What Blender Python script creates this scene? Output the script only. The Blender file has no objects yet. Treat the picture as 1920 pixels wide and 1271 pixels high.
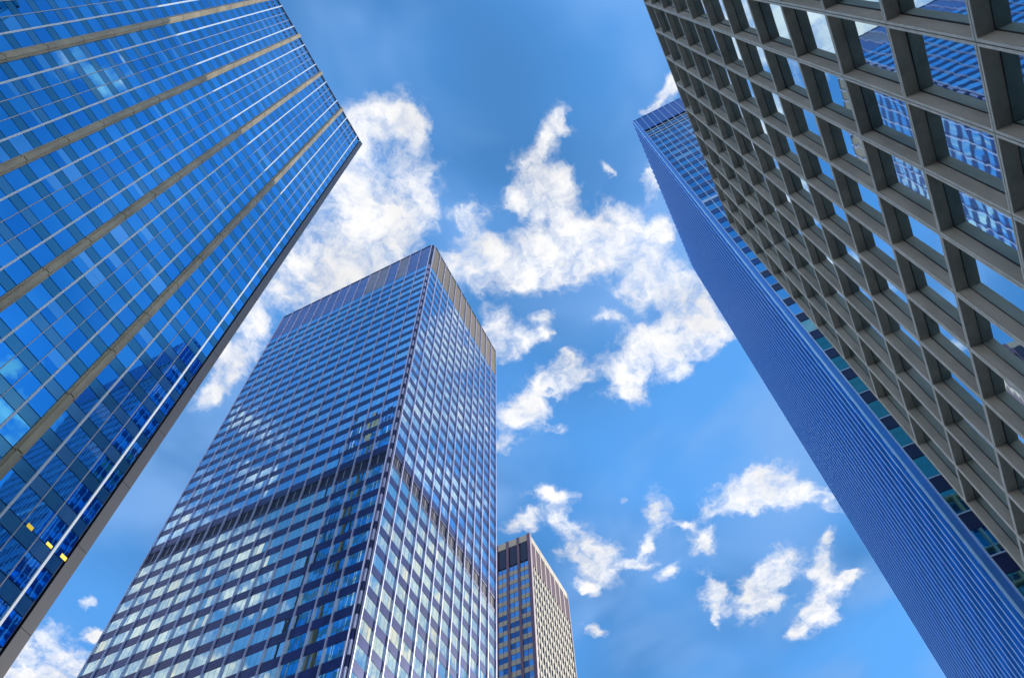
import bpy, math, random
from mathutils import Matrix, Vector
random.seed(7)
R = random.random
scene = bpy.context.scene
C = scene.collection

# ------------------------------------------------------------------ camera
cam = bpy.data.cameras.new('camera'); cam_o = bpy.data.objects.new('camera', cam); C.objects.link(cam_o)
cam.sensor_width = 36; cam.lens = 27.282; cam.clip_start = 0.1; cam.clip_end = 20000
EYE = 1.6
el, ro, az = 1.10339937, -0.0433761941, 0.422585676
fw = Vector((math.cos(el)*math.cos(az), math.cos(el)*math.sin(az), math.sin(el)))
rt = fw.cross(Vector((0, 0, 1))).normalized(); up = rt.cross(fw)
r2 = rt*math.cos(ro) + up*math.sin(ro); u2 = -rt*math.sin(ro) + up*math.cos(ro)
cam_o.matrix_world = Matrix(((r2.x, u2.x, -fw.x, 0), (r2.y, u2.y, -fw.y, 0), (r2.z, u2.z, -fw.z, EYE), (0, 0, 0, 1)))
scene.camera = cam_o
def project(P):
    d = Vector(P) - Vector((0, 0, EYE)); z = d.dot(fw)
    if z <= 0.1: return None
    return (512 + 776.0*d.dot(r2)/z, 338.5 - 776.0*d.dot(u2)/z)

# ------------------------------------------------------------------ sun and sky
SUN = Vector((1.25, -1.2, 1.0)).normalized()
SUN_EL = math.asin(SUN.z); SUN_AZ = math.atan2(SUN.x, SUN.y)      # azimuth clockwise from +Y
sl = bpy.data.lights.new('sun', 'SUN'); sl.energy = 3.3; sl.angle = math.radians(0.5); sl.color = (1.0, 0.93, 0.82)
so = bpy.data.objects.new('sun', sl); C.objects.link(so)
so.rotation_euler = SUN.to_track_quat('Z', 'Y').to_euler(); so.location = (0, 0, 300)

scene.view_settings.view_transform = 'Standard'; scene.view_settings.look = 'None'
scene.view_settings.exposure = 0.45; scene.view_settings.gamma = 1.0

SKY = 0.15
w = bpy.data.worlds.new('World'); scene.world = w; w.use_nodes = True
nt = w.node_tree; N = nt.nodes; L = nt.links
for n in list(N): N.remove(n)
def node(t, **k):
    n = N.new(t)
    for a, b in k.items(): setattr(n, a, b)
    return n
def math_(op, a, b=None, c=None, clamp=False):
    n = node('ShaderNodeMath', operation=op, use_clamp=clamp)
    for i, v in enumerate((a, b, c)):
        if v is None: continue
        if hasattr(v, 'is_output'): L.new(v, n.inputs[i])
        else: n.inputs[i].default_value = v
    return n.outputs[0]
def vmath(op, a, b=None, scale=None):
    n = node('ShaderNodeVectorMath', operation=op)
    for i, v in enumerate((a, b)):
        if v is None: continue
        if hasattr(v, 'is_output'): L.new(v, n.inputs[i])
        else: n.inputs[i].default_value = v
    if scale is not None: n.inputs['Scale'].default_value = scale
    return n.outputs['Value'] if op in ('LENGTH', 'DISTANCE', 'DOT_PRODUCT') else n.outputs[0]
def noise(vec, scale, detail, rough, dist=0.0, lac=2.0, color=False):
    n = node('ShaderNodeTexNoise'); L.new(vec, n.inputs['Vector'])
    n.inputs['Scale'].default_value = scale; n.inputs['Detail'].default_value = detail
    n.inputs['Roughness'].default_value = rough; n.inputs['Distortion'].default_value = dist
    n.inputs['Lacunarity'].default_value = lac
    return n.outputs['Color'] if color else n.outputs[0]
sky = node('ShaderNodeTexSky'); sky.sky_type = 'NISHITA'; sky.sun_disc = False
sky.sun_elevation = SUN_EL; sky.sun_rotation = SUN_AZ
sky.air_density = 1.0; sky.dust_density = 0.6; sky.ozone_density = 2.0
gm = node('ShaderNodeGamma'); gm.inputs['Gamma'].default_value = 0.20; L.new(sky.outputs[0], gm.inputs['Color'])
# cloud deck: the direction is carried onto a level layer high overhead (x/z, y/z)
tc = node('ShaderNodeTexCoord'); sep = node('ShaderNodeSeparateXYZ'); L.new(tc.outputs['Generated'], sep.inputs[0])
zc = math_('MAXIMUM', sep.outputs[2], 0.02)
com = node('ShaderNodeCombineXYZ')
L.new(math_('DIVIDE', sep.outputs[0], zc), com.inputs[0]); L.new(math_('DIVIDE', sep.outputs[1], zc), com.inputs[1])
P = com.outputs[0]
deep = node('ShaderNodeMapRange'); L.new(noise(P, 2.1, 2, 0.5, 0.2), deep.inputs[0])
deep.inputs[1].default_value = 0.35; deep.inputs[2].default_value = 0.6; deep.inputs[3].default_value = 0.74; deep.inputs[4].default_value = 1.12
gsc = node('ShaderNodeVectorMath', operation='SCALE'); L.new(gm.outputs[0], gsc.inputs[0]); L.new(deep.outputs[0], gsc.inputs['Scale'])
sky_col = vmath('MULTIPLY', gsc.outputs[0], (0.069/SKY, 0.226/SKY, 0.48/SKY))
w1 = vmath('SCALE', vmath('SUBTRACT', noise(P, 13.0, 3, 0.5, color=True), (0.5, 0.5, 0.5)), scale=0.055)
w2 = vmath('SCALE', vmath('SUBTRACT', noise(P, 45.0, 5, 0.6, color=True), (0.5, 0.5, 0.5)), scale=0.026)
W = vmath('ADD', vmath('ADD', P, w1), w2)
CLOUDS = [(0.1207, 0.2076, 0.0413, 0.0259, -1.92), (0.0985, 0.2371, 0.0338, 0.0293, 1.77), (0.14, 0.1915, 0.0269, 0.0202, 0.591), (0.1846, 0.225, 0.0486, 0.0351, 1.975), (0.2059, 0.2944, 0.0786, 0.069, 1.759), (0.2411, 0.2576, 0.0449, 0.0355, 0.616), (0.238, 0.3645, 0.0872, 0.0578, 1.965), (0.2481, 0.4314, 0.0664, 0.0437, 1.951), (0.1295, 0.288, 0.0504, 0.0458, 1.233), (0.2743, 0.3273, 0.0658, 0.0313, 2.018), (0.2955, 0.4095, 0.0617, 0.0238, 1.738), (0.2937, 0.5615, 0.0487, 0.0372, -2.043), (0.3193, 0.6079, 0.0549, 0.0265, -1.986), (0.3366, 0.6539, 0.0299, 0.0254, 1.284), (0.2689, 0.5167, 0.0347, 0.0289, 0.973), (0.6427, 1.233, 0.0736, 0.0682, -3.047), (0.6511, 1.2896, 0.0881, 0.0617, 1.017), (0.6962, 1.2188, 0.0503, 0.039, 1.613), (0.586, 1.0776, 0.0174, 0.0139, 1.52), (0.6478, 1.1237, 0.0281, 0.0155, 1.956), (0.1996, 0.021, 0.0165, 0.0135, 0.384), (0.2191, 0.019, 0.0151, 0.0093, 2.385), (0.2267, 0.0489, 0.0271, 0.0151, 0.702), (0.2611, 0.073, 0.0319, 0.0312, -0.037), (0.2934, 0.0885, 0.0425, 0.0255, 2.049), (0.2947, 0.0539, 0.0318, 0.0287, 2.189), (0.333, 0.0756, 0.0431, 0.0336, 2.09), (0.3616, 0.1375, 0.0696, 0.0391, 1.85), (0.3794, 0.0851, 0.0587, 0.0427, 2.083), (0.3129, 0.1823, 0.0459, 0.0327, 0.783), (0.265, 0.1774, 0.0258, 0.0199, 0.96), (0.3288, 0.2196, 0.0368, 0.0353, 1.779), (0.3818, 0.0461, 0.0511, 0.0383, 2.109), (0.3533, 0.0024, 0.0317, 0.0301, -2.057), (0.4044, -0.0154, 0.0464, 0.0396, 0.16), (0.4033, -0.047, 0.0234, 0.0211, -0.139), (0.4016, 0.1198, 0.0556, 0.0241, 1.852), (0.4627, 0.0084, 0.0411, 0.0367, 0.019), (0.3716, 0.1878, 0.0445, 0.0201, 2.04), (0.4093, 0.0262, 0.0515, 0.0234, 2.057), (0.5008, -0.0489, 0.0461, 0.0397, 2.405), (0.558, -0.0519, 0.0516, 0.0378, 0.205), (0.5566, -0.0115, 0.0439, 0.0377, 0.032), (0.5534, 0.0328, 0.0503, 0.0282, 2.657), (0.582, 0.074, 0.0585, 0.041, 1.742), (0.6237, 0.0826, 0.0283, 0.0231, 2.212), (0.4955, 0.0712, 0.0311, 0.0149, 2.26), (0.6126, 0.0141, 0.0386, 0.0291, 0.615), (0.5976, -0.0539, 0.0311, 0.0262, 0.979), (0.2373, -0.1123, 0.0285, 0.0122, -1.714), (0.2434, -0.081, 0.0142, 0.0082, -1.703), (0.3303, -0.0644, 0.0249, 0.0153, 0.326), (0.3019, -0.0158, 0.0178, 0.0069, 2.391), (0.4287, 0.2211, 0.0297, 0.0229, 0.474), (0.4606, 0.2244, 0.0386, 0.033, 2.052), (0.479, 0.2076, 0.0233, 0.0219, 2.141), (0.4522, 0.1562, 0.0193, 0.0083, -1.693), (0.4735, 0.1706, 0.0163, 0.0097, 1.036), (0.5435, 0.1691, 0.0437, 0.0315, 1.581), (0.5218, 0.1487, 0.0195, 0.0156, 0.355), (0.5588, 0.1893, 0.0279, 0.0138, 2.055), (0.5772, 0.256, 0.0453, 0.0383, -2.406), (0.6157, 0.298, 0.0218, 0.0206, 0.393), (0.6294, 0.2133, 0.0205, 0.015, -1.865), (0.5754, 0.2283, 0.0202, 0.017, 2.104), (0.7411, 0.2747, 0.0394, 0.0168, 2.287), (0.7634, 0.343, 0.0378, 0.0194, 1.563), (0.8097, 0.2778, 0.0451, 0.0246, 2.862), (0.8814, 0.276, 0.062, 0.0407, 2.889), (0.9211, 0.2638, 0.0431, 0.034, 2.572), (0.9472, 0.3052, 0.0298, 0.0114, 2.532), (0.8558, 0.1403, 0.0447, 0.0217, 0.184), (0.9088, 0.1854, 0.0398, 0.0149, 0.855), (0.9828, 0.171, 0.0239, 0.0139, -1.883), (0.8797, -0.0077, 0.0593, 0.0351, 1.862), (0.8782, -0.0442, 0.0548, 0.0379, 1.9), (0.9147, -0.0685, 0.0438, 0.0337, 2.727), (0.8847, 0.0534, 0.03, 0.0195, -1.87), (0.91, 0.0117, 0.0353, 0.0175, 2.098), (0.899, 0.1053, 0.0196, 0.0134, 2.154), (0.951, 0.0915, 0.0412, 0.0265, 0.136), (1.0639, 0.1081, 0.0526, 0.0297, -3.09), (1.1265, 0.1254, 0.0263, 0.0094, 0.319), (1.0679, 0.0076, 0.0562, 0.0416, -2.412), (1.1184, 0.058, 0.0427, 0.0341, -2.779), (1.0888, 0.0336, 0.0509, 0.0363, 0.135), (1.0354, -0.0961, 0.0227, 0.0161, -2.615), (1.0828, -0.0731, 0.0407, 0.0236, 0.373), (1.1429, -0.0701, 0.0518, 0.0394, -2.071), (1.196, -0.0354, 0.0482, 0.0394, -2.33), (1.2187, 0.0059, 0.0277, 0.0182, -1.996), (1.1321, -0.1157, 0.0269, 0.0151, 1.861), (1.0471, 0.3391, 0.0284, 0.0149, 2.485), (0.9493, -0.1119, 0.0394, 0.0193, 2.539), (0.9352, 0.2107, 0.0318, 0.0142, 2.073), (0.7964, 0.1723, 0.0104, 0.0085, 2.215)]
# clouds outside the frame, the ones the glass fronts mirror
CLOUDS += [(-0.7, 1.16, .24, .15, 0.6), (-0.60, 0.97, .12, .07, 0.4), (-0.60, .80, .07, .03, 0.2), (-0.70, .84, .05, .03, 1.2), (-0.9, 1.0, .1, .06, 0), (-0.62, 1.35, .25, .14, 0.2),
    (-0.50, .66, .05, .02, 1.0),
    (.86, -.54, .12, .07, 1.0), (.93, -.62, .10, .05, .6), (.80, -.60, .07, .04, 2.), (.88, -.72, .09, .03, .8), (1.02, -.70, .12, .06, .4), (1.1, -.5, .12, .05, .4),
    (.44, -.30, .06, .04, .8), (.40, -.26, .04, .02, 1.6), (.52, -.36, .12, .06, .9), (.64, -.42, .10, .05, .5), (.76, -.50, .12, .06, .8), (.34, -.2, .05, .03, 1.), (.90, -.60, .20, .10, 1.0), (-.74, 1.18, .26, .16, .8), (-.55, .90, .17, .09, 2.2), (-.80, 1.05, .16, .09, .3), (-.62, .78, .08, .04, 2.4), (-.42, .62, .06, .025, .3),
    (.22, -.93, .07, .035, .5), (.17, -.88, .04, .02, .8), (.40, -1.12, .09, .05, .5), (.27, -1.0, .05, .03, 1.5),
    (-.1, -.5, .05, .02, .5), (-.3, -.2, .18, .08, .5), (-.5, .1, .14, .07, 1.1), (-.9, -.3, .3, .14, .1), (-.4, -.9, .25, .12, 2.), (1.6, -1.1, .4, .2, .4), (1.9, .8, .3, .16, .3), (.5, 1.9, .5, .2, .2), (-1.6, .6, .5, .25, .4), (-1.5, -1.4, .5, .25, 1.4), (.1, -2.0, .5, .22, .2)]
acc = None
for (x, y, a, b, t) in CLOUDS:
    m = node('ShaderNodeMapping', vector_type='TEXTURE')
    m.inputs['Location'].default_value = (x, y, 0); m.inputs['Rotation'].default_value = (0, 0, t)
    m.inputs['Scale'].default_value = (a*1.6, b*1.6, 1.0)
    L.new(W, m.inputs['Vector'])
    g = node('ShaderNodeTexGradient', gradient_type='QUADRATIC_SPHERE'); L.new(m.outputs[0], g.inputs[0])
    acc = g.outputs['Fac'] if acc is None else math_('ADD', acc, g.outputs['Fac'])
mask = math_('MINIMUM', acc, 0.55)
fb = noise(W, 15.0, 10, 0.66)
fb2 = noise(W, 42.0, 8, 0.62)
dens = math_('ADD', math_('MULTIPLY', mask, 1.6), math_('MULTIPLY', math_('SUBTRACT', fb, 0.5), 2.7))
dens = math_('ADD', dens, math_('MULTIPLY', math_('SUBTRACT', fb2, 0.5), 1.3))
mr = node('ShaderNodeMapRange', interpolation_type='SMOOTHSTEP'); L.new(dens, mr.inputs[0])
mr.inputs[1].default_value = 0.02; mr.inputs[2].default_value = 1.35; mr.inputs[3].default_value = 0; mr.inputs[4].default_value = 0.97
near = node('ShaderNodeMapRange', interpolation_type='SMOOTHSTEP'); L.new(acc, near.inputs[0])
near.inputs[1].default_value = 0.0; near.inputs[2].default_value = 0.10
alpha = math_('MULTIPLY', mr.outputs[0], near.outputs[0])
# thin high veil, very soft
veil = node('ShaderNodeMapRange', interpolation_type='SMOOTHSTEP'); L.new(noise(P, 3.6, 3, 0.5, 0.4), veil.inputs[0])
veil.inputs[1].default_value = 0.40; veil.inputs[2].default_value = 0.72; veil.inputs[3].default_value = 0.02; veil.inputs[4].default_value = 0.85
cshade = node('ShaderNodeMapRange'); L.new(noise(W, 9.0, 3, 0.5), cshade.inputs[0])
cshade.inputs[1].default_value = 0.3; cshade.inputs[2].default_value = 0.62; cshade.inputs[3].default_value = 0.65; cshade.inputs[4].default_value = 0.82
def scaled(col, fac):
    n = node('ShaderNodeVectorMath', operation='SCALE'); n.inputs[0].default_value = col; L.new(fac, n.inputs['Scale']); return n.outputs[0]
cloud_col = scaled((1.0/SKY, 0.99/SKY, 0.985/SKY), cshade.outputs[0])
def mix(f, a, b):
    n = node('ShaderNodeMix', data_type='RGBA'); L.new(f, n.inputs[0])
    for s, v in ((6, a), (7, b)):
        if hasattr(v, 'is_output'): L.new(v, n.inputs[s])
        else: n.inputs[s].default_value = v
    return n.outputs[2]
s1 = mix(veil.outputs[0], sky_col, (0.17/SKY, 0.34/SKY, 0.66/SKY, 1))
s2 = mix(alpha, s1, cloud_col)
hz = node('ShaderNodeMapRange', interpolation_type='SMOOTHSTEP'); L.new(sep.outputs[2], hz.inputs[0])   # added bright band low in the sky, out of view, lifts ambient on shaded walls
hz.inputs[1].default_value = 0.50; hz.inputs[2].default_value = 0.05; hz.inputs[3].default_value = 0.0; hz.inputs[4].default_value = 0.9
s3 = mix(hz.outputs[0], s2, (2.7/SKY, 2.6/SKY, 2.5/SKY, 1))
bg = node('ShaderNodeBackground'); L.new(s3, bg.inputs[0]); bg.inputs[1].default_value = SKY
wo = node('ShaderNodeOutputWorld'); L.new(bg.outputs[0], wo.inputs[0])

# ------------------------------------------------------------------ materials
def mat(name, col, rough=0.6, metal=0.0, bump=0.0, bscale=1.0, var=0.0, vscale=1.0, stretch=(1, 1, 1), spec=0.5):
    m = bpy.data.materials.new(name); m.use_nodes = True
    t = m.node_tree; b = t.nodes['Principled BSDF']
    b.inputs['Base Color'].default_value = (*col, 1); b.inputs['Roughness'].default_value = rough
    b.inputs['Metallic'].default_value = metal; b.inputs['Specular IOR Level'].default_value = spec
    if var or bump:
        tcn = t.nodes.new('ShaderNodeTexCoord'); mp = t.nodes.new('ShaderNodeMapping'); mp.inputs['Scale'].default_value = stretch
        t.links.new(tcn.outputs['Object'], mp.inputs[0])
        if var:
            nz = t.nodes.new('ShaderNodeTexNoise'); nz.inputs['Scale'].default_value = vscale; nz.inputs['Detail'].default_value = 6; nz.inputs['Roughness'].default_value = 0.6
            t.links.new(mp.outputs[0], nz.inputs[0])
            r = t.nodes.new('ShaderNodeMapRange'); r.inputs[1].default_value = 0.3; r.inputs[2].default_value = 0.7
            r.inputs[3].default_value = 1-var; r.inputs[4].default_value = 1+var; t.links.new(nz.outputs[0], r.inputs[0])
            v = t.nodes.new('ShaderNodeVectorMath'); v.operation = 'SCALE'; v.inputs[0].default_value = col
            t.links.new(r.outputs[0], v.inputs['Scale']); t.links.new(v.outputs[0], b.inputs['Base Color'])
        if bump:
            nz = t.nodes.new('ShaderNodeTexNoise'); nz.inputs['Scale'].default_value = bscale; nz.inputs['Detail'].default_value = 2
            t.links.new(mp.outputs[0], nz.inputs[0])
            bp = t.nodes.new('ShaderNodeBump'); bp.inputs['Strength'].default_value = 1.0; bp.inputs['Distance'].default_value = bump
            t.links.new(nz.outputs[0], bp.inputs['Height']); t.links.new(bp.outputs[0], b.inputs['Normal'])
    return m
def glass(name, tint, rough=0.02, wav=0.0012):
    return mat(name, tint, rough, 1.0, bump=wav, bscale=0.9)
GA = [glass('blue_glass_a%d' % i, c) for i, c in enumerate([(.10, .49, .84), (.08, .43, .79), (.14, .55, .88), (.32, .65, .90), (.06, .38, .72)])]
GB = [glass('blue_glass_b%d' % i, c) for i, c in enumerate([(.44, .72, .93), (.36, .65, .90), (.54, .80, .93), (.70, .87, .92)])]
GBw = [glass('cream_reflection_glass_b%d' % i, c) for i, c in enumerate([(.58, .76, .78), (.50, .70, .76), (.66, .80, .76), (.82, .86, .72)])]  # cream cloud reflection put into the tint of the low panes
GD = [glass('blue_glass_d%d' % i, c) for i, c in enumerate([(.18, .52, .78), (.14, .44, .70), (.24, .60, .82)])]
GS = glass('side_glass', (.12, .24, .50), 0.08)
GC = [glass('clear_glass_c%d' % i, c, 0.015, 0.0016) for i, c in enumerate([(.56, .79, .90), (.46, .72, .86)])]
M_tealD = glass('painted_teal_reflection', (.24, .52, .50), .04)  # dark teal reflection of a facing building painted into the low panes
GE = [glass('glass_e%d' % i, c) for i, c in enumerate([(.24, .44, .66), (.12, .2, .34), (.34, .55, .74)])]
M_spA = [glass('spandrel_glass_a', (.13, .34, .42), 0.12), glass('spandrel_glass_a2', (.20, .40, .50), 0.15)]
M_white = mat('white_aluminium', (.46, .51, .60), .6, 0.0)
M_thin = mat('grey_aluminium', (.40, .40, .46), .4, 0.3)
M_dark = mat('dark_gasket', (.012, .016, .04), .5)
M_stone = mat('brushed_pier_metal', (.28, .235, .155), .50, 0.15, var=.28, vscale=.8, stretch=(1, 1, .25), bump=.004, bscale=2)
M_greypier = mat('grey_corner_metal', (.022, .026, .04), .5, .2, var=.2, vscale=.5, stretch=(1, 1, .2))
M_stone2 = mat('pier_joint', (.12, .11, .09), .6)
M_spB = mat('dark_spandrel', (.018, .028, .13), .20, 0.35, var=.35, vscale=.5)
M_lilac = mat('lilac_aluminium', (.46, .47, .66), .4, .35)
M_crownB = mat('bronze_panel', (.15, .115, .07), .45, 0.25, var=.12, vscale=.25)
M_crownBj = mat('bronze_panel_worn', (.25, .21, .22), .30, 0.5, var=.2, vscale=.3)
M_crownBs = mat('crown_painted_sky_reflection', (.13, .16, .34), .25, .6, var=.2, vscale=.3)  # left crown face: bluish sky reflection put into the panel colour
M_louv = mat('dark_louvre', (.010, .012, .035), .45)
M_band = mat('band_metal', (.028, .036, .10), .35, 0.3)
M_conc = mat('precast_concrete', (.42, .37, .31), .85, 0, bump=.005, bscale=9, var=.22, vscale=1.0, stretch=(1.6, 1.6, .45))
M_rim = mat('edge_painted_light', (.62, .59, .53), .6, 0, var=.15, vscale=2.5)  # paler colour stands in for sky light caught on the rims
M_frame = mat('black_window_frame', (.025, .025, .035), .45)
M_spD = mat('navy_spandrel', (.015, .075, .26), .25, .6)
M_spDd = mat('ink_blue_spandrel', (.008, .012, .07), .3)
M_alu = mat('pale_blue_aluminium', (.50, .62, .82), .3, .4)
M_fin = mat('fin_aluminium', (.50, .74, 1.0), .32, .4)
M_finb = mat('blue_fin_side', (.07, .38, .86), .28, .65)
M_crownD = mat('navy_crown_panel', (.02, .10, .40), .3, .5, var=.2, vscale=.4)
M_blueD = mat('blue_corner_panel', (.12, .34, .80), .25, .6)
M_cream = mat('cream_panel', (.29, .26, .205), .6, var=.08, vscale=.4)
M_mauve = mat('mauve_granite', (.10, .06, .10), .5, var=.15, vscale=.5)
M_plum = mat('plum_recess', (.045, .012, .05), .8)
M_roof = mat('roof_gravel', (.25, .24, .22), .9, var=.2, vscale=2)
M_core = mat('dark_interior', (.01, .012, .02), .8)
M_asph = mat('asphalt', (.05, .05, .052), .9, var=.2, vscale=3, bump=.004, bscale=30)
M_pave = mat('concrete_pavement', (.45, .42, .37), .85, var=.12, vscale=1.5)
M_city = mat('paved_city_ground', (.30, .28, .25), .9, var=.2, vscale=.2)
M_line = mat('road_paint', (.7, .7, .66), .7)
M_lamp = bpy.data.materials.new('yellow_lamp'); M_lamp.use_nodes = True
_b = M_lamp.node_tree.nodes['Principled BSDF']; _b.inputs['Base Color'].default_value = (.7, .5, .03, 1)
_b.inputs['Emission Color'].default_value = (1, .66, .03, 1); _b.inputs['Emission Strength'].default_value = .35

# ------------------------------------------------------------------ mesh helpers
class MB:
    def __init__(s): s.v = []; s.f = []; s.m = []; s.mats = []
    def mi(s, m):
        if m not in s.mats: s.mats.append(m)
        return s.mats.index(m)
    def hexa(s, c, m):
        i = len(s.v); s.v += c; k = s.mi(m)
        for q in ((0, 3, 2, 1), (4, 5, 6, 7), (0, 1, 5, 4), (1, 2, 6, 5), (2, 3, 7, 6), (3, 0, 4, 7)):
            s.f.append(tuple(i+j for j in q)); s.m.append(k)
    def box(s, F, s0, s1, n0, n1, z0, z1, m, t=(0, 0, 0, 0)):
        # t: outward shifts of the four front corners (s0z0, s1z0, s1z1, s0z1)
        a, b = F(s0, n0, z0), F(s1, n1, z1)
        pts = [F(s0, n0, z0), F(s1, n0, z0), F(s1, n0, z1), F(s0, n0, z1), F(s0, n1+t[0], z0), F(s1, n1+t[1], z0), F(s1, n1+t[2], z1), F(s0, n1+t[3], z1)]
        if F.flip: pts = pts[4:] + pts[:4]
        s.hexa(pts, m)
    def build(s, name, parent=None, kind=None, label=None):
        me = bpy.data.meshes.new(name); me.from_pydata(s.v, [], s.f)
        for m in s.mats: me.materials.append(m)
        me.polygons.foreach_set('material_index', s.m); me.update()
        o = bpy.data.objects.new(name, me); C.objects.link(o)
        if parent:
            o.parent = parent
            root = parent
            while root.parent: root = root.parent
            if parent is root: o.location = -root.location
            # meshes are written in world coordinates; the thing's Empty stands at its own base
        if kind: o['kind'] = kind
        if label: o['label'] = label
        return o
class Face:
    def __init__(s, axis, pos, sign):
        s.a, s.p, s.g = axis, pos, sign
        # handedness of (s, n, z) -> world
        s.flip = (axis == 'y') == (sign > 0)
        s.flip = not s.flip
    def __call__(s, u, n, z):
        return (u, s.p+s.g*n, z) if s.a == 'y' else (s.p+s.g*n, u, z)
class Plain:
    flip = False
    def __call__(s, u, n, z): return (u, n, z)
XYZ = Plain(); XYZ.flip = True
def thing(name, label, cat, loc, group=None):
    o = bpy.data.objects.new(name, None); C.objects.link(o); o.location = loc; o.empty_display_size = 5
    o['label'] = label; o['category'] = cat
    if group: o['group'] = group
    return o
def struct(name, mb):
    o = mb.build(name); o['kind'] = 'structure'; return o
def simple(name, parent, F, s0, s1, n0, n1, z0, z1, m):
    b = MB(); b.box(F, s0, s1, n0, n1, z0, z1, m); return b.build(name, parent)
def view_area(F, s0, s1, z0, z1, n=0, hidden=None):
    q = [project(F(a, n, z)) for a, z in ((s0, z0), (s1, z0), (s1, z1), (s0, z1))]
    if any(p is None for p in q): return 0
    cx = sum(p[0] for p in q)/4; cy = sum(p[1] for p in q)/4
    if not (-5 < cx < 1029 and -5 < cy < 682): return 0
    c = F((s0+s1)/2, n, (z0+z1)/2)
    if hidden and hidden(c): return 0
    A = 0
    for i in range(4):
        x0, y0 = q[i]; x1, y1 = q[(i+1) % 4]; A += x0*y1-x1*y0
    return abs(A)/2
def split_parts(items, name, parent, limit=100):
    # items: (area, builder(mb)); the largest in view become parts of their own, the rest one part
    items.sort(key=lambda i: -i[0])
    rest = MB()
    for k, (a, fn) in enumerate(items):
        if k < limit and a > 0:
            b = MB(); fn(b); b.build(name, parent)
        else: fn(rest)
    if rest.v: rest.build(name, parent, kind='stuff')
def tilt(k):
    a = (R()-.5)*k; b = (R()-.5)*k
    return (-a-b, a-b, a+b, -a+b)
def pick(mats, ps):
    r = R(); c = 0
    for m, p in zip(mats, ps):
        c += p
        if r < c: return m
    return mats[0]

# ------------------------------------------------------------------ ground
g = MB(); g.box(XYZ, -3000, 3000, -3000, 3000, -1.0, 0.0, M_city); struct('ground', g)
g = MB(); g.box(XYZ, -400, 400, 3.5, 30, 0.004, 0.008, M_asph); struct('road', g)
g = MB(); g.box(XYZ, -400, 400, -80, 3.5, 0.0, 0.14, M_pave); struct('pavement', g)
g = MB(); g.box(XYZ, -400, 400, 30, 160, 0.0, 0.14, M_pave); struct('plaza', g)
g = MB()
for k in range(-60, 60):
    for y in (10.0, 23.5): g.box(XYZ, k*6, k*6+2.6, y-.06, y+.06, .012, .016, M_line)
g.box(XYZ, -380, 380, 16.6, 16.72, .012, .016, M_line); g.box(XYZ, -380, 380, 16.95, 17.07, .012, .016, M_line)
struct('road_markings', g)

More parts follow.
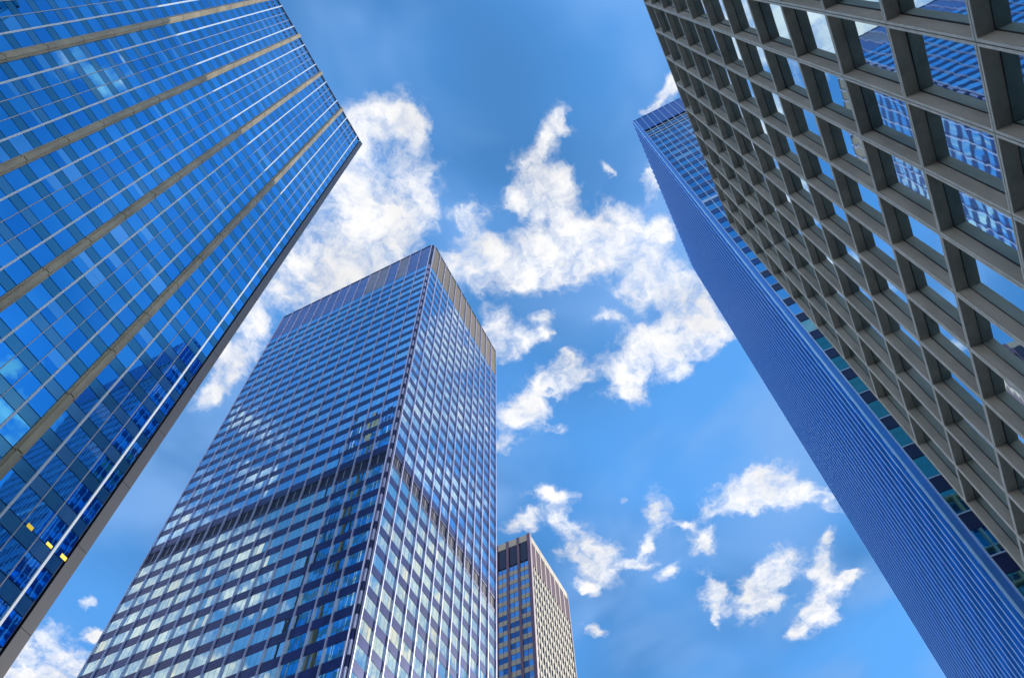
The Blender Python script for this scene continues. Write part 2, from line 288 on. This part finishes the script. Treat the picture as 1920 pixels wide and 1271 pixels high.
# ================================================================== A: blue glass tower on the left
H = 181.0
A_Y, A_X = 45.97, 22.45; A_TOP = H+EYE
A = thing('glass_tower', 'blue glass tower with wide beige vertical piers and white mullions, on the left', 'building', (A_X-40, A_Y+22, 0))
b = MB(); b.box(XYZ, A_X-96, A_X-.25, A_Y+.25, A_Y+44, 0.14, A_TOP-.1, M_core); b.build('wall', A)
b = MB(); b.box(XYZ, A_X-96, A_X-.25, A_Y+.25, A_Y+44, A_TOP-.1, A_TOP+.05, M_roof); b.build('roof', A)
def tower_a(F, cols, end, glist, main):
    items = []
    pitch = 3.9; zsp0 = .2974*H+EYE
    floors = [k for k in range(-14, 40) if zsp0+k*pitch > 4 and zsp0+k*pitch < A_TOP-1]
    lo, hi = cols[0]-4.35, end
    for k in floors:                                        # one spandrel strip to a floor
        z0 = zsp0+k*pitch; z1 = min(z0+1.36, A_TOP-.3)
        sb = MB(); s = lo
        sb.box(F, lo, hi, -.2, -.06, z0-.06, z1+.06, M_dark)
        for c in [cols[0]-8.71]+cols:
            edges = [c+.42, c+2.1, c+3.6, c+5.11, c+6.61, c+8.29]
            for i in range(5):
                a0, a1 = max(edges[i], lo)+.05, min(edges[i+1], hi)-.05
                if a1-a0 < .5: continue
                sb.box(F, a0, a1, -.06, 0, z0+.03, z1-.03, M_spA[int(R() > .75)], tilt(.008))
                v0, v1 = z0+1.42, min(z0+pitch-.06, A_TOP-.3)
                if v1-v0 < 1: continue
                m = pick(glist, (.62, .20, .09, .03, .06)); t = tilt(.010); br = R()
                def fn(q, a0=a0, a1=a1, v0=v0, v1=v1, m=m, t=t, br=br):
                    q.box(F, a0-.04, a1+.04, -.2, -.07, v0-.05, v1+.05, M_dark)
                    if br < .12:                             # a lowered blind behind the upper part
                        zz = v1-(v1-v0)*(.25+.4*br/.12)
                        q.box(F, a0, a1, -.07, 0, v0, zz, m, t); q.box(F, a0, a1, -.07, .002, zz+.01, v1, glist[3], t)
                    else: q.box(F, a0, a1, -.07, 0, v0, v1, m, t)
                items.append((view_area(F, a0, a1, v0, v1) if main else 0, fn))
        if main: sb.build('spandrel', A)
        else: side_sp.append(sb)
    split_parts(items, 'window', A, 100 if main else 0)
    louv = []
    # dark louvres high up, two to a pane
    for zf, dz in ((.9505, 1.3), (.9755, 1.3), (.9955, .9)):
        for c in [cols[0]-8.71]+cols:
            edges = [c+.42, c+2.1, c+3.6, c+5.11, c+6.61, c+8.29]
            for i in range(5):
                if edges[i] < lo or edges[i+1] > hi+.1: continue
                wd = (edges[i+1]-edges[i])
                for j in (.17, .62):
                    a0 = edges[i]+wd*j
                    z0, z1 = zf*H+EYE-dz/2, zf*H+EYE+dz/2
                    louv.append((view_area(F, a0, a0+wd*.24, z0, z1) if main else 0, lambda q, a0=a0, wd=wd, z0=z0, z1=z1: q.box(F, a0, a0+wd*.24, 0.012, .03, z0, z1, M_louv)))
    split_parts(louv, 'louvre', A, 100 if main else 0)
    for c in cols:
        cb = MB(); z = zsp0-7.8*7+1.2
        while z < A_TOP-.1:
            z1 = min(z+7.68, A_TOP+.3)
            z0 = max(z, .2)
            if z1 > z0:
                cb.box(F, c-.45, c-.22, 0.0, .22, z0, z1, M_stone); cb.box(F, c+.22, c+.45, 0.0, .22, z0, z1, M_stone)
                cb.box(F, c-.22, c+.22, 0.0, .42, z0, z1, M_stone)
            z += 7.8
        cb.box(F, c-.40, c+.40, 0, .17, .3, A_TOP, M_stone2)
        cb.build('pier', A)
    for c in [cols[0]-8.71]+cols:
        for d in (2.1, 6.61):
            if lo < c+d < hi: simple('white_mullion', A, F, c+d-.09, c+d+.09, 0, .12, .3, A_TOP+.2, M_white)
        for d in (3.6, 5.11):
            if lo < c+d < hi: simple('thin_mullion', A, F, c+d-.035, c+d+.035, 0, .07, .3, A_TOP, M_thin)
    simple('parapet', A, F, lo, hi, -.2, .1, A_TOP-.28, A_TOP+.12, M_band)
side_sp = []
FA = Face('y', A_Y, -1)
colsA = [5.0+8.71*k for k in range(-8, 2)]
tower_a(FA, colsA, 21.45, GA, True)
FA2 = Face('x', A_X, 1)
colsA2 = [A_Y+9.4+8.71*k for k in range(0, 4)]
tower_a(FA2, colsA2, A_Y+43, GA, False)
if side_sp:
    m0 = MB()
    for sb in side_sp:
        o = len(m0.v); m0.v += sb.v; m0.f += [tuple(i+o for i in f) for f in sb.f]; m0.m += [m0.mi(sb.mats[i]) for i in sb.m]
    m0.build('spandrel', A)
b = MB(); z = .2
while z < A_TOP:                                            # corner pier, jointed every two storeys
    z1 = min(z+7.76, A_TOP+.3)
    b.box(XYZ, A_X-.85, A_X+.10, A_Y-.08, A_Y+.9, z, z1, M_greypier); z += 7.8
b.build('corner_pier', A)
for (px, zz) in ((.0992, .2400), (.1098, .2405), (.1176, .2410)):      # lit ceiling lamps seen through the low windows
    c = px*H
    simple('ceiling_lamp', A, FA, c-.30, c+.24, .004, .02, zz*H+EYE, zz*H+EYE+.26+R()*.1, M_lamp)

# ================================================================== B: tall striped tower in the middle
H = 194.0; B_X, B_Y = .283*H, .2375*H; B_TOP = H+EYE
B = thing('office_tower', 'striped blue glass tower with thin pale mullions and a bronze crown, centre', 'building', (B_X+17, B_Y+22, 0))
bx1, by1 = .4675*H, .4795*H
b = MB(); b.box(XYZ, B_X+.35, bx1-.3, B_Y+.35, by1-.3, .14, B_TOP-.05, M_core); b.build('wall', B)
b = MB(); b.box(XYZ, B_X+.35, bx1-.3, B_Y+.35, by1-.3, B_TOP-.05, B_TOP+.08, M_roof); b.build('roof', B)
FB1, FB2, FB3, FB4 = Face('x', B_X, -1), Face('y', B_Y, -1), Face('x', bx1, 1), Face('y', by1, 1)
lm = [.2403*H+.0159*H*k for k in range(16)]; rm = [.2862*H+.01507*H*k for k in range(13)]
pitch = .0193*H; zb0 = .3938*H+EYE
items = []
for k in range(-20, 28):
    zt = zb0+k*pitch                                        # window sill = top of the dark spandrel
    if zt < 5: continue
    band = k in (6,)
    z0 = zt-.0081*H
    if band: continue
    sb = MB()
    for F, ms in ((FB1, lm), (FB2, rm)):
        sb.box(F, ms[0], ms[-1], -.3, 0.0, z0, zt, M_spB)
    for F, ms in ((FB3, (B_Y+.6, by1-.4)), (FB4, (B_X+.6, bx1-.4))):
        sb.box(F, ms[0], ms[-1], -.25, 0.0, z0, zt, M_spB)
        items.append((0, lambda q, F=F, ms=ms, zt=zt: q.box(F, ms[0], ms[-1], -.25, -.04, zt, zt+pitch-.0081*H, GB[1])))
    sb.box(XYZ, B_X+.16, B_X+.40, B_Y+.16, B_Y+.40, z0, zt, M_spB)
    sb.build('spandrel', B)
    z1 = zt+pitch-.0081*H
    if k == 27: z1 = .9267*H+EYE
    for F, ms in ((FB1, lm), (FB2, rm)):
        for i in range(len(ms)-1):
            a0, a1 = ms[i]+.05, ms[i+1]-.05; wd = (a1-a0)/3
            r = R(); pal = (.60, .22, .14, .04) if F is FB1 else (.38, .10, .37, .15)
            G_ = GBw if k < 7 else GB; base = pick(G_, pal); pr = []
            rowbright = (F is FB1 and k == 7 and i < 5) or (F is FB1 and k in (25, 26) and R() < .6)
            for j in range(3):
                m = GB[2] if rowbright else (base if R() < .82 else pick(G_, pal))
                pr.append((m, tilt(.012)))
            def fn(q, F=F, a0=a0, wd=wd, zt=zt, z1=z1, pr=pr):
                q.box(F, a0-.03, a0+3*wd+.03, -.3, -.09, zt, z1, M_dark)
                for j in range(3): q.box(F, a0+j*wd+.02, a0+(j+1)*wd-.02, -.09, -.03, zt+.02, z1-.02, pr[j][0], pr[j][1])
            items.append((view_area(F, a0, a1, zt, z1), fn))
split_parts(items, 'window', B)
zc = .9267*H+EYE
for F, ms in ((FB1, lm), (FB2, rm)):                        # crown: one tall panel to a bay
    for i in range(len(ms)-1):
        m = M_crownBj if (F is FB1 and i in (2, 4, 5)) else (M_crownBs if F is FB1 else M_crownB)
        simple('crown_panel', B, F, ms[i]+.06, ms[i+1]-.06, -.3, 0, zc, B_TOP-.35, m)
    simple('coping', B, F, ms[0]-.1, ms[-1]+.1, -.3, .12, B_TOP-.34, B_TOP+.05, M_band)
    z0, z1 = .5017*H+EYE, .5206*H+EYE                       # plant floor
    lb = MB(); lb.box(F, ms[0], ms[-1], -.3, .0, z0, z0+.75, M_band); lb.box(F, ms[0], ms[-1], -.3, .0, z1-.45, z1-.02, M_band)
    lb.box(F, ms[0], ms[-1], -.32, -.12, z0+.75, z1-.45, M_louv)
    for i in range(len(ms)-1):
        for j in range(8):
            a = ms[i]+(ms[i+1]-ms[i])*(j+.5)/8; lb.box(F, a-.03, a+.03, -.12, -.05, z0+.75, z1-.45, M_band if j % 4 else M_thin)
    lb.build('plant_floor', B)
    for i, a in enumerate(ms): simple('mullion', B, F, a-.065, a+.065, -.1, .24, .3, B_TOP+.02, M_lilac)
for F, ms in ((FB3, (B_Y+.6, by1-.4)), (FB4, (B_X+.6, bx1-.4))):
    simple('crown_panel', B, F, ms[0], ms[-1], -.25, 0, zc, B_TOP-.35, M_crownB)
    for a in (ms[0], ms[-1]): simple('mullion', B, F, a-.07, a+.07, -.1, .2, .3, B_TOP, M_lilac)
b = MB()                                                    # recessed corner, glass with metal between storeys
for k in range(-20, 28):
    zt = zb0+k*pitch
    if zt > 5: b.box(XYZ, B_X+.14, B_X+.42, B_Y+.14, B_Y+.42, zt+.02, zt+pitch-.0081*H-.02, M_lilac)
b.box(XYZ, B_X+.18, B_X+.42, B_Y+.18, B_Y+.42, .3, B_TOP, M_band)
b.build('corner_strip', B)

# ================================================================== C: precast concrete block on the right
H = 57.0; C_Y, C_X = -.133*H, .4415*H; C_TOP = H+EYE
Cb = thing('concrete_building', 'grey precast concrete building with a grid of deep window recesses, far right', 'building', (C_X-10, C_Y-14, 0))
px_, pz_ = .0341*H, .0675*H
b = MB(); b.box(XYZ, -34, C_X-.8, C_Y-32, C_Y-.8, .14, C_TOP-.3, M_core); b.build('wall', Cb)
b = MB(); b.box(XYZ, -34, C_X-.5, C_Y-32, C_Y-.5, C_TOP-.3, C_TOP-.1, M_roof); b.build('roof', Cb)
FC1, FC2 = Face('y', C_Y, 1), Face('x', C_X, 1)
zj = [.3445*H+EYE+pz_*k for k in range(-5, 10)]
rows = [(zj[i], zj[i+1]) for i in range(len(zj)-1) if zj[i] > 3]+[(zj[-1], C_TOP+.02)]
panels, wins = [], []
def cell(F, s0, s1, z0, z1, vis):
    J, RIM, D1, D2 = .014, .075, .325, .333
    t = R()
    def pf(q):
        a0, a1, c0, c1 = s0+J, s1-J, z0+J, z1-J
        # four sides of the precast frame, full depth; then a backing rib
        q.box(F, a0, a0+RIM, -D1, 0, c0, c1, M_conc); q.box(F, a1-RIM, a1, -D1, 0, c0, c1, M_conc)
        q.box(F, a0+RIM, a1-RIM, -D1, 0, c1-RIM, c1, M_conc); q.box(F, a0+RIM, a1-RIM, -D1, 0, c0, c0+RIM, M_conc)
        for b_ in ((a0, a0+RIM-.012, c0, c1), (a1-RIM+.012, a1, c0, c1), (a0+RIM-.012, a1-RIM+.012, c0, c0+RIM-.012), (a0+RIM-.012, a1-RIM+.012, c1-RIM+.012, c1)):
            q.box(F, b_[0], b_[1], -.001, .010, b_[2], b_[3], M_rim)  # thin pale caps, edge light painted along the panel front
        q.box(F, s0, s1, -.10, -.06, z0-.001, z0+.013, M_stone2)
    w0, w1, v0, v1 = s0+J+RIM+.005, s1-J-RIM-.005, z0+J+RIM+.005, z1-J-RIM-.005
    ti = tilt(.010)
    m = GC[int(R() > .6)]
    def wf(q):
        e = .035
        q.box(F, w0-.08, w0+e, -D2-.1, -D1-.003, v0-.08, v1+.08, M_frame); q.box(F, w1-e, w1+.08, -D2-.1, -D1-.003, v0-.08, v1+.08, M_frame)
        q.box(F, w0+e, w1-e, -D2-.1, -D1-.003, v0-.08, v0+e, M_frame); q.box(F, w0+e, w1-e, -D2-.1, -D1-.003, v1-e, v1+.08, M_frame)
    def gf(q): q.box(F, w0+e_, w1-e_, -D2-.06, -D2, v0+e_, v1-e_, m, ti)
    e_ = .03
    area = view_area(F, s0, s1, z0, z1) if vis else 0
    panels.append((area, pf)); wins.append((area, wf, gf))
x1 = .4391*H
for i in range(0, 24):
    a1 = x1-px_*i; a0 = a1-px_
    for z0, z1 in rows: cell(FC1, a0, a1, z0, z1, True)
for i in range(0, 12):
    a1 = C_Y-.35-px_*i
    for z0, z1 in rows: cell(FC2, a1-px_, a1, z0, z1, False)
split_parts(panels, 'concrete_panel', Cb)
wins.sort(key=lambda i: -i[0]); rest = MB()
for k, (a, wf, gf) in enumerate(wins):
    if k < 100 and a > 0:
        q = MB(); wf(q); wo_ = q.build('window', Cb)
        q = MB(); gf(q); q.build('pane', wo_)
    else: wf(rest); gf(rest)
rest.build('window', Cb, kind='stuff')
b = MB(); b.box(XYZ, x1+.012, C_X, C_Y-.35, C_Y, .3, C_TOP, M_conc); b.box(XYZ, -30, x1, C_Y-.6, C_Y-.02, .14, rows[0][0]-.01, M_conc)
b.build('corner_post', Cb)
simple('coping', Cb, FC1, -17, C_X+.02, -.6, .03, C_TOP+.03, C_TOP+.14, M_conc)
simple('coping', Cb, FC2, C_Y-32, C_Y-.6, -.6, .03, C_TOP+.03, C_TOP+.14, M_conc)

# ================================================================== D: blue finned tower behind it
H = 167.0; D_X, D_Y = .2535*H, -.0667*H; D_TOP = H+EYE
D = thing('finned_tower', 'blue tower with fine vertical metal fins, rising behind the grey concrete building', 'building', (D_X+18, D_Y-17, 0))
dx1, dy1 = .4715*H, D_Y-34
b = MB(); b.box(XYZ, D_X+.3, dx1-.2, dy1+.2, D_Y-.3, .14, D_TOP-.05, M_core); b.build('wall', D)
b = MB(); b.box(XYZ, D_X+.3, dx1-.2, dy1+.2, D_Y-.3, D_TOP-.05, D_TOP+.1, M_roof); b.build('roof', D)
FD1, FD2, FD3, FD4 = Face('x', D_X, -1), Face('y', D_Y, 1), Face('x', dx1, 1), Face('y', dy1, -1)
def hid_d(c):                                               # is the point behind the concrete building?
    t = C_Y/c[1]; x = c[0]*t; z = (c[2]-EYE)*t+EYE
    return x < C_X and z < C_TOP
m1 = [D_Y-.62-1.25*k for k in range(27)]
m2 = [D_X+.45+.0076*H*k for k in range(29)]
pitch = .0227*H; zd0 = .3017*H+EYE                          # pale sill lines
items = []
for k in range(-12, 28):
    zs = zd0+k*pitch
    if zs < 6: continue
    top = zs > .93*H+EYE
    if top: continue
    sb = MB()
    light = k in (26, 27)
    plant = .636*H+EYE < zs < .655*H+EYE
    sh = .40*pitch
    sb.box(FD1, m1[-1], m1[0], -.2, .0, zs-sh, zs-.10, M_spDd if k < 9 else M_spD)
    sb.box(FD1, m1[-1], m1[0], -.2, .05, zs-.10+.002, zs+(.9 if plant else .0), M_alu)
    sb.box(FD2, m2[0], m2[-1], -.2, .0, zs-sh, zs, M_spD)
    for F, a, c in ((FD3, dy1+.4, D_Y-.4), (FD4, D_X+.4, dx1-.4)): sb.box(F, a, c, -.15, 0, zs-sh, zs, M_spD); sb.box(F, a, c, -.15, -.04, zs+.002, zs+pitch-sh-.002, GS)
    sb.build('spandrel', D)
    z1 = min(zs+pitch-sh, .9367*H+EYE)
    for i in range(26):
        a0, a1 = m1[i+1]+.03, m1[i]-.03
        m = M_tealD if k < 5 and R() < .8 else pick(GD, (.5, .28, .22)); t = tilt(.008)
        def fn(q, a0=a0, a1=a1, z0=zs, z1=z1, m=m, t=t): q.box(FD1, a0, a1, -.2, -.04, z0+.01, z1, m, t)
        items.append((view_area(FD1, a0, a1, zs, z1, 0, hid_d), fn))
    for i in range(28):
        a0, a1 = m2[i]+.03, m2[i+1]-.03; m = GD[1] if R() < .5 else GD[0]; t = tilt(.008)
        def fn(q, a0=a0, a1=a1, z0=zs, z1=z1, m=m, t=t): q.box(FD2, a0, a1, -.2, -.04, z0+.01, z1, m, t)
        items.append((view_area(FD2, a0, a1, zs, z1, 0, hid_d), fn))
split_parts(items, 'window', D)
zc = .9367*H+EYE
for i in range(26): simple('crown_panel', D, FD1, m1[i+1]+.02, m1[i]-.02, -.2, .0, zc, D_TOP-.2, M_crownD)
simple('crown_band', D, FD2, m2[0], m2[-1], -.2, .0, zc, D_TOP-.2, M_crownD)
simple('coping', D, FD1, dy1, D_Y, -.2, .06, D_TOP-.2, D_TOP+.06, M_crownD); simple('coping', D, FD2, D_X+.2, dx1, -.2, .06, D_TOP-.2, D_TOP+.06, M_crownD)
for (zf,) in ((.9245,), (.9030,)): simple('light_strip', D, FD1, m1[7], m1[0], .0, .10, zf*H+EYE-.14, zf*H+EYE+.18, M_white)
for a in m1: simple('mullion', D, FD1, a-.05, a+.05, -.05, .16, .3, D_TOP-.22, M_alu)
for a in m2:
    fb_ = MB(); fb_.box(FD2, a-.045, a+.045, .0, .225, .3, D_TOP+.02, M_finb); fb_.box(FD2, a-.065, a+.065, .225, .27, .3, D_TOP+.02, M_fin); fb_.build('fin', D)
b = MB(); b.box(XYZ, D_X+.02, D_X+.40, D_Y-.57, D_Y-.02, .3, D_TOP-.2, M_blueD); b.box(XYZ, D_X-.05, D_X+.05, D_Y-.10, D_Y+.05, .3, D_TOP-.1, M_fin)
b.build('corner_strip', D)

# ================================================================== E: small far tower
H = 195.0; E_X, E_Y = .795*H, .3418*H; E_TOP = H+EYE
E = thing('stone_tower', 'small distant cream and mauve stone tower with dark openings under its roof', 'building', (E_X+14, E_Y+16, 0))
ex1, ey1 = .9455*H, E_Y+34
b = MB(); b.box(XYZ, E_X+.5, ex1-.3, E_Y+.5, ey1-.3, .14, E_TOP-.4, M_core); b.build('wall', E)
b = MB(); b.box(XYZ, E_X+.3, ex1-.3, E_Y+.3, ey1-.3, E_TOP-.4, E_TOP-.2, M_roof); b.build('roof', E)
FE1, FE2, FE3, FE4 = Face('x', E_X, -1), Face('y', E_Y, -1), Face('x', ex1, 1), Face('y', ey1, 1)
p1 = [E_Y+3.66+3.78*k for k in range(8)]                    # pier starts on the left face
nb = 8; w2_ = (ex1-E_X-.5)/nb
p2 = [E_X+.5+w2_*k for k in range(nb+1)]
pitch = .0190*H; ze0 = .8487*H+EYE
def hid_e(c): return project(c)[0] < 497
items = []; 
for k in range(-40, 6):
    z0 = ze0+k*pitch
    if z0 < 6 or z0 > .935*H+EYE: continue
    sb = MB()
    sb.box(FE1, E_Y+.5, ey1-.5, -.4, 0, z0-.85, z0+.85, M_cream)
    sb.box(FE2, E_X+.5, ex1-.5, -.3, -.06, z0-.75, z0+.75, M_cream)
    for F, a, c in ((FE3, E_Y+.5, ey1-.5), (FE4, E_X+.5, ex1-.5)): sb.box(F, a, c, -.3, 0, z0-.85, z0+.85, M_cream); sb.box(F, a, c, -.3, -.1, z0+.852, z0+pitch-.852, GE[1])
    sb.build('spandrel', E)
    za, zb = z0+.86, min(z0+pitch-.86, .94*H+EYE)
    for i in range(8):
        a0 = (p1[i-1]+.85) if i else E_Y+.85; a1 = p1[i]
        for h in range(2):
            c0 = a0+(a1-a0)*h/2; c1 = c0+(a1-a0)/2
            low = k < 0
            m = pick(GE, (.25, .65, .10) if low else (.75, .05, .2)); t = tilt(.02)
            def fn(q, c0=c0, c1=c1, za=za, zb=zb, m=m, t=t): q.box(FE1, c0+.06, c1-.06, -.3, -.08, za, zb, m, t)
            items.append((view_area(FE1, c0, c1, za, zb, 0, hid_e), fn))
    for i in range(nb):
        for h in range(2):
            c0 = p2[i]+w2_*h/2; c1 = c0+w2_/2
            def fn(q, c0=c0, c1=c1, za=z0+.76, zb=z0+pitch-.76): q.box(FE2, c0+.3, c1-.1, -.3, -.12, za, zb, GE[1])
            items.append((view_area(FE2, c0, c1, za, zb), fn))
split_parts(items, 'window', E)
zo0, zo1 = .9423*H+EYE, .985*H+EYE
for a in p1: simple('pier', E, FE1, a, a+.84, -.3, .25, .3, E_TOP, M_mauve)
for i in range(len(p1)):
    a0 = (p1[i-1]+.84) if i else E_Y+.8
    simple('louvre_opening', E, FE1, a0+.3, p1[i]-.3, -.28, -.05, zo0, zo1, M_louv)
    simple('coping', E, FE1, a0, p1[i], -.3, .05, zo1+.004, E_TOP-.1, M_cream)
    mb = MB(); mb.box(FE1, (a0+p1[i])/2-.06, (a0+p1[i])/2+.06, -.05, .03, .3, zo0, M_mauve); mb.build('mullion', E)
simple('corner_pier', E, XYZ, E_X-.25, E_X+.9, E_Y-.25, E_Y+.8, .3, E_TOP+.05, M_mauve)
for i, a in enumerate(p2):
    if i: simple('pier', E, FE2, a-.28, a+.28, -.2, .10, .3, E_TOP, M_cream)
    if i < nb:
        simple('louvre_opening', E, FE2, a+.45, a+w2_-.3, -.25, .02, zo0-1.5, zo1, M_plum)
        simple('coping', E, FE2, a+.36, a+w2_-.36, -.3, .08, zo1+.004, E_TOP-.1, M_cream)
        simple('mullion', E, FE2, a+w2_/2-.22, a+w2_/2+.22, -.1, .12, .3, zo0-1.6, M_cream)
for F, a, c in ((FE3, E_Y+.5, ey1-.5), (FE4, E_X+.5, ex1-.5)):
    simple('coping', E, F, a, c, -.3, 0, zo0+1, E_TOP-.1, M_cream)
    for k in range(9): s = a+(c-a)*k/8; simple('pier', E, F, s-.4, s+.4, 0, .25, .3, E_TOP, M_mauve)
simple('pier', E, FE2, p2[-1]-.1, p2[-1]+.25, -.3, .2, .3, E_TOP+.02, M_mauve)

# ================================================================== F: tower behind the viewer, seen only mirrored in the glass
F_ = thing('gridded_tower', 'cream gridded tower behind the viewer, seen only as a reflection in the glass', 'building', (-52, -35, 0))
b = MB(); b.box(XYZ, -68, -36.3, -64.7, -8.3, .14, 190, M_core); b.build('wall', F_)
b = MB(); b.box(XYZ, -68, -36.3, -64.7, -8.3, 190, 190.3, M_roof); b.build('roof', F_)
M_fcream = mat('warm_stone_grid', (.45, .36, .17), .7)
M_fglass = glass('dark_teal_glass', (.22, .42, .44), .05)
for F, a, c in ((Face('x', -36, 1), -65, -8), (Face('y', -8, 1), -68, -36)):
    for k in range(47): simple('spandrel', F_, F, a, c, -.3, .0, 4+k*4.0, 5.0+k*4.0, M_fcream if k < 22 else M_fglass)
    n = int((c-a)/3.0)
    simple('glazing', F_, F, a, c, -.3, -.12, 1.0, 189.5, M_fglass)
    for k in range(n+1):
        s = a+(c-a)*k/n; simple('pier', F_, F, s-.35, s+.35, -.1, .3, .3, 100, M_fcream)
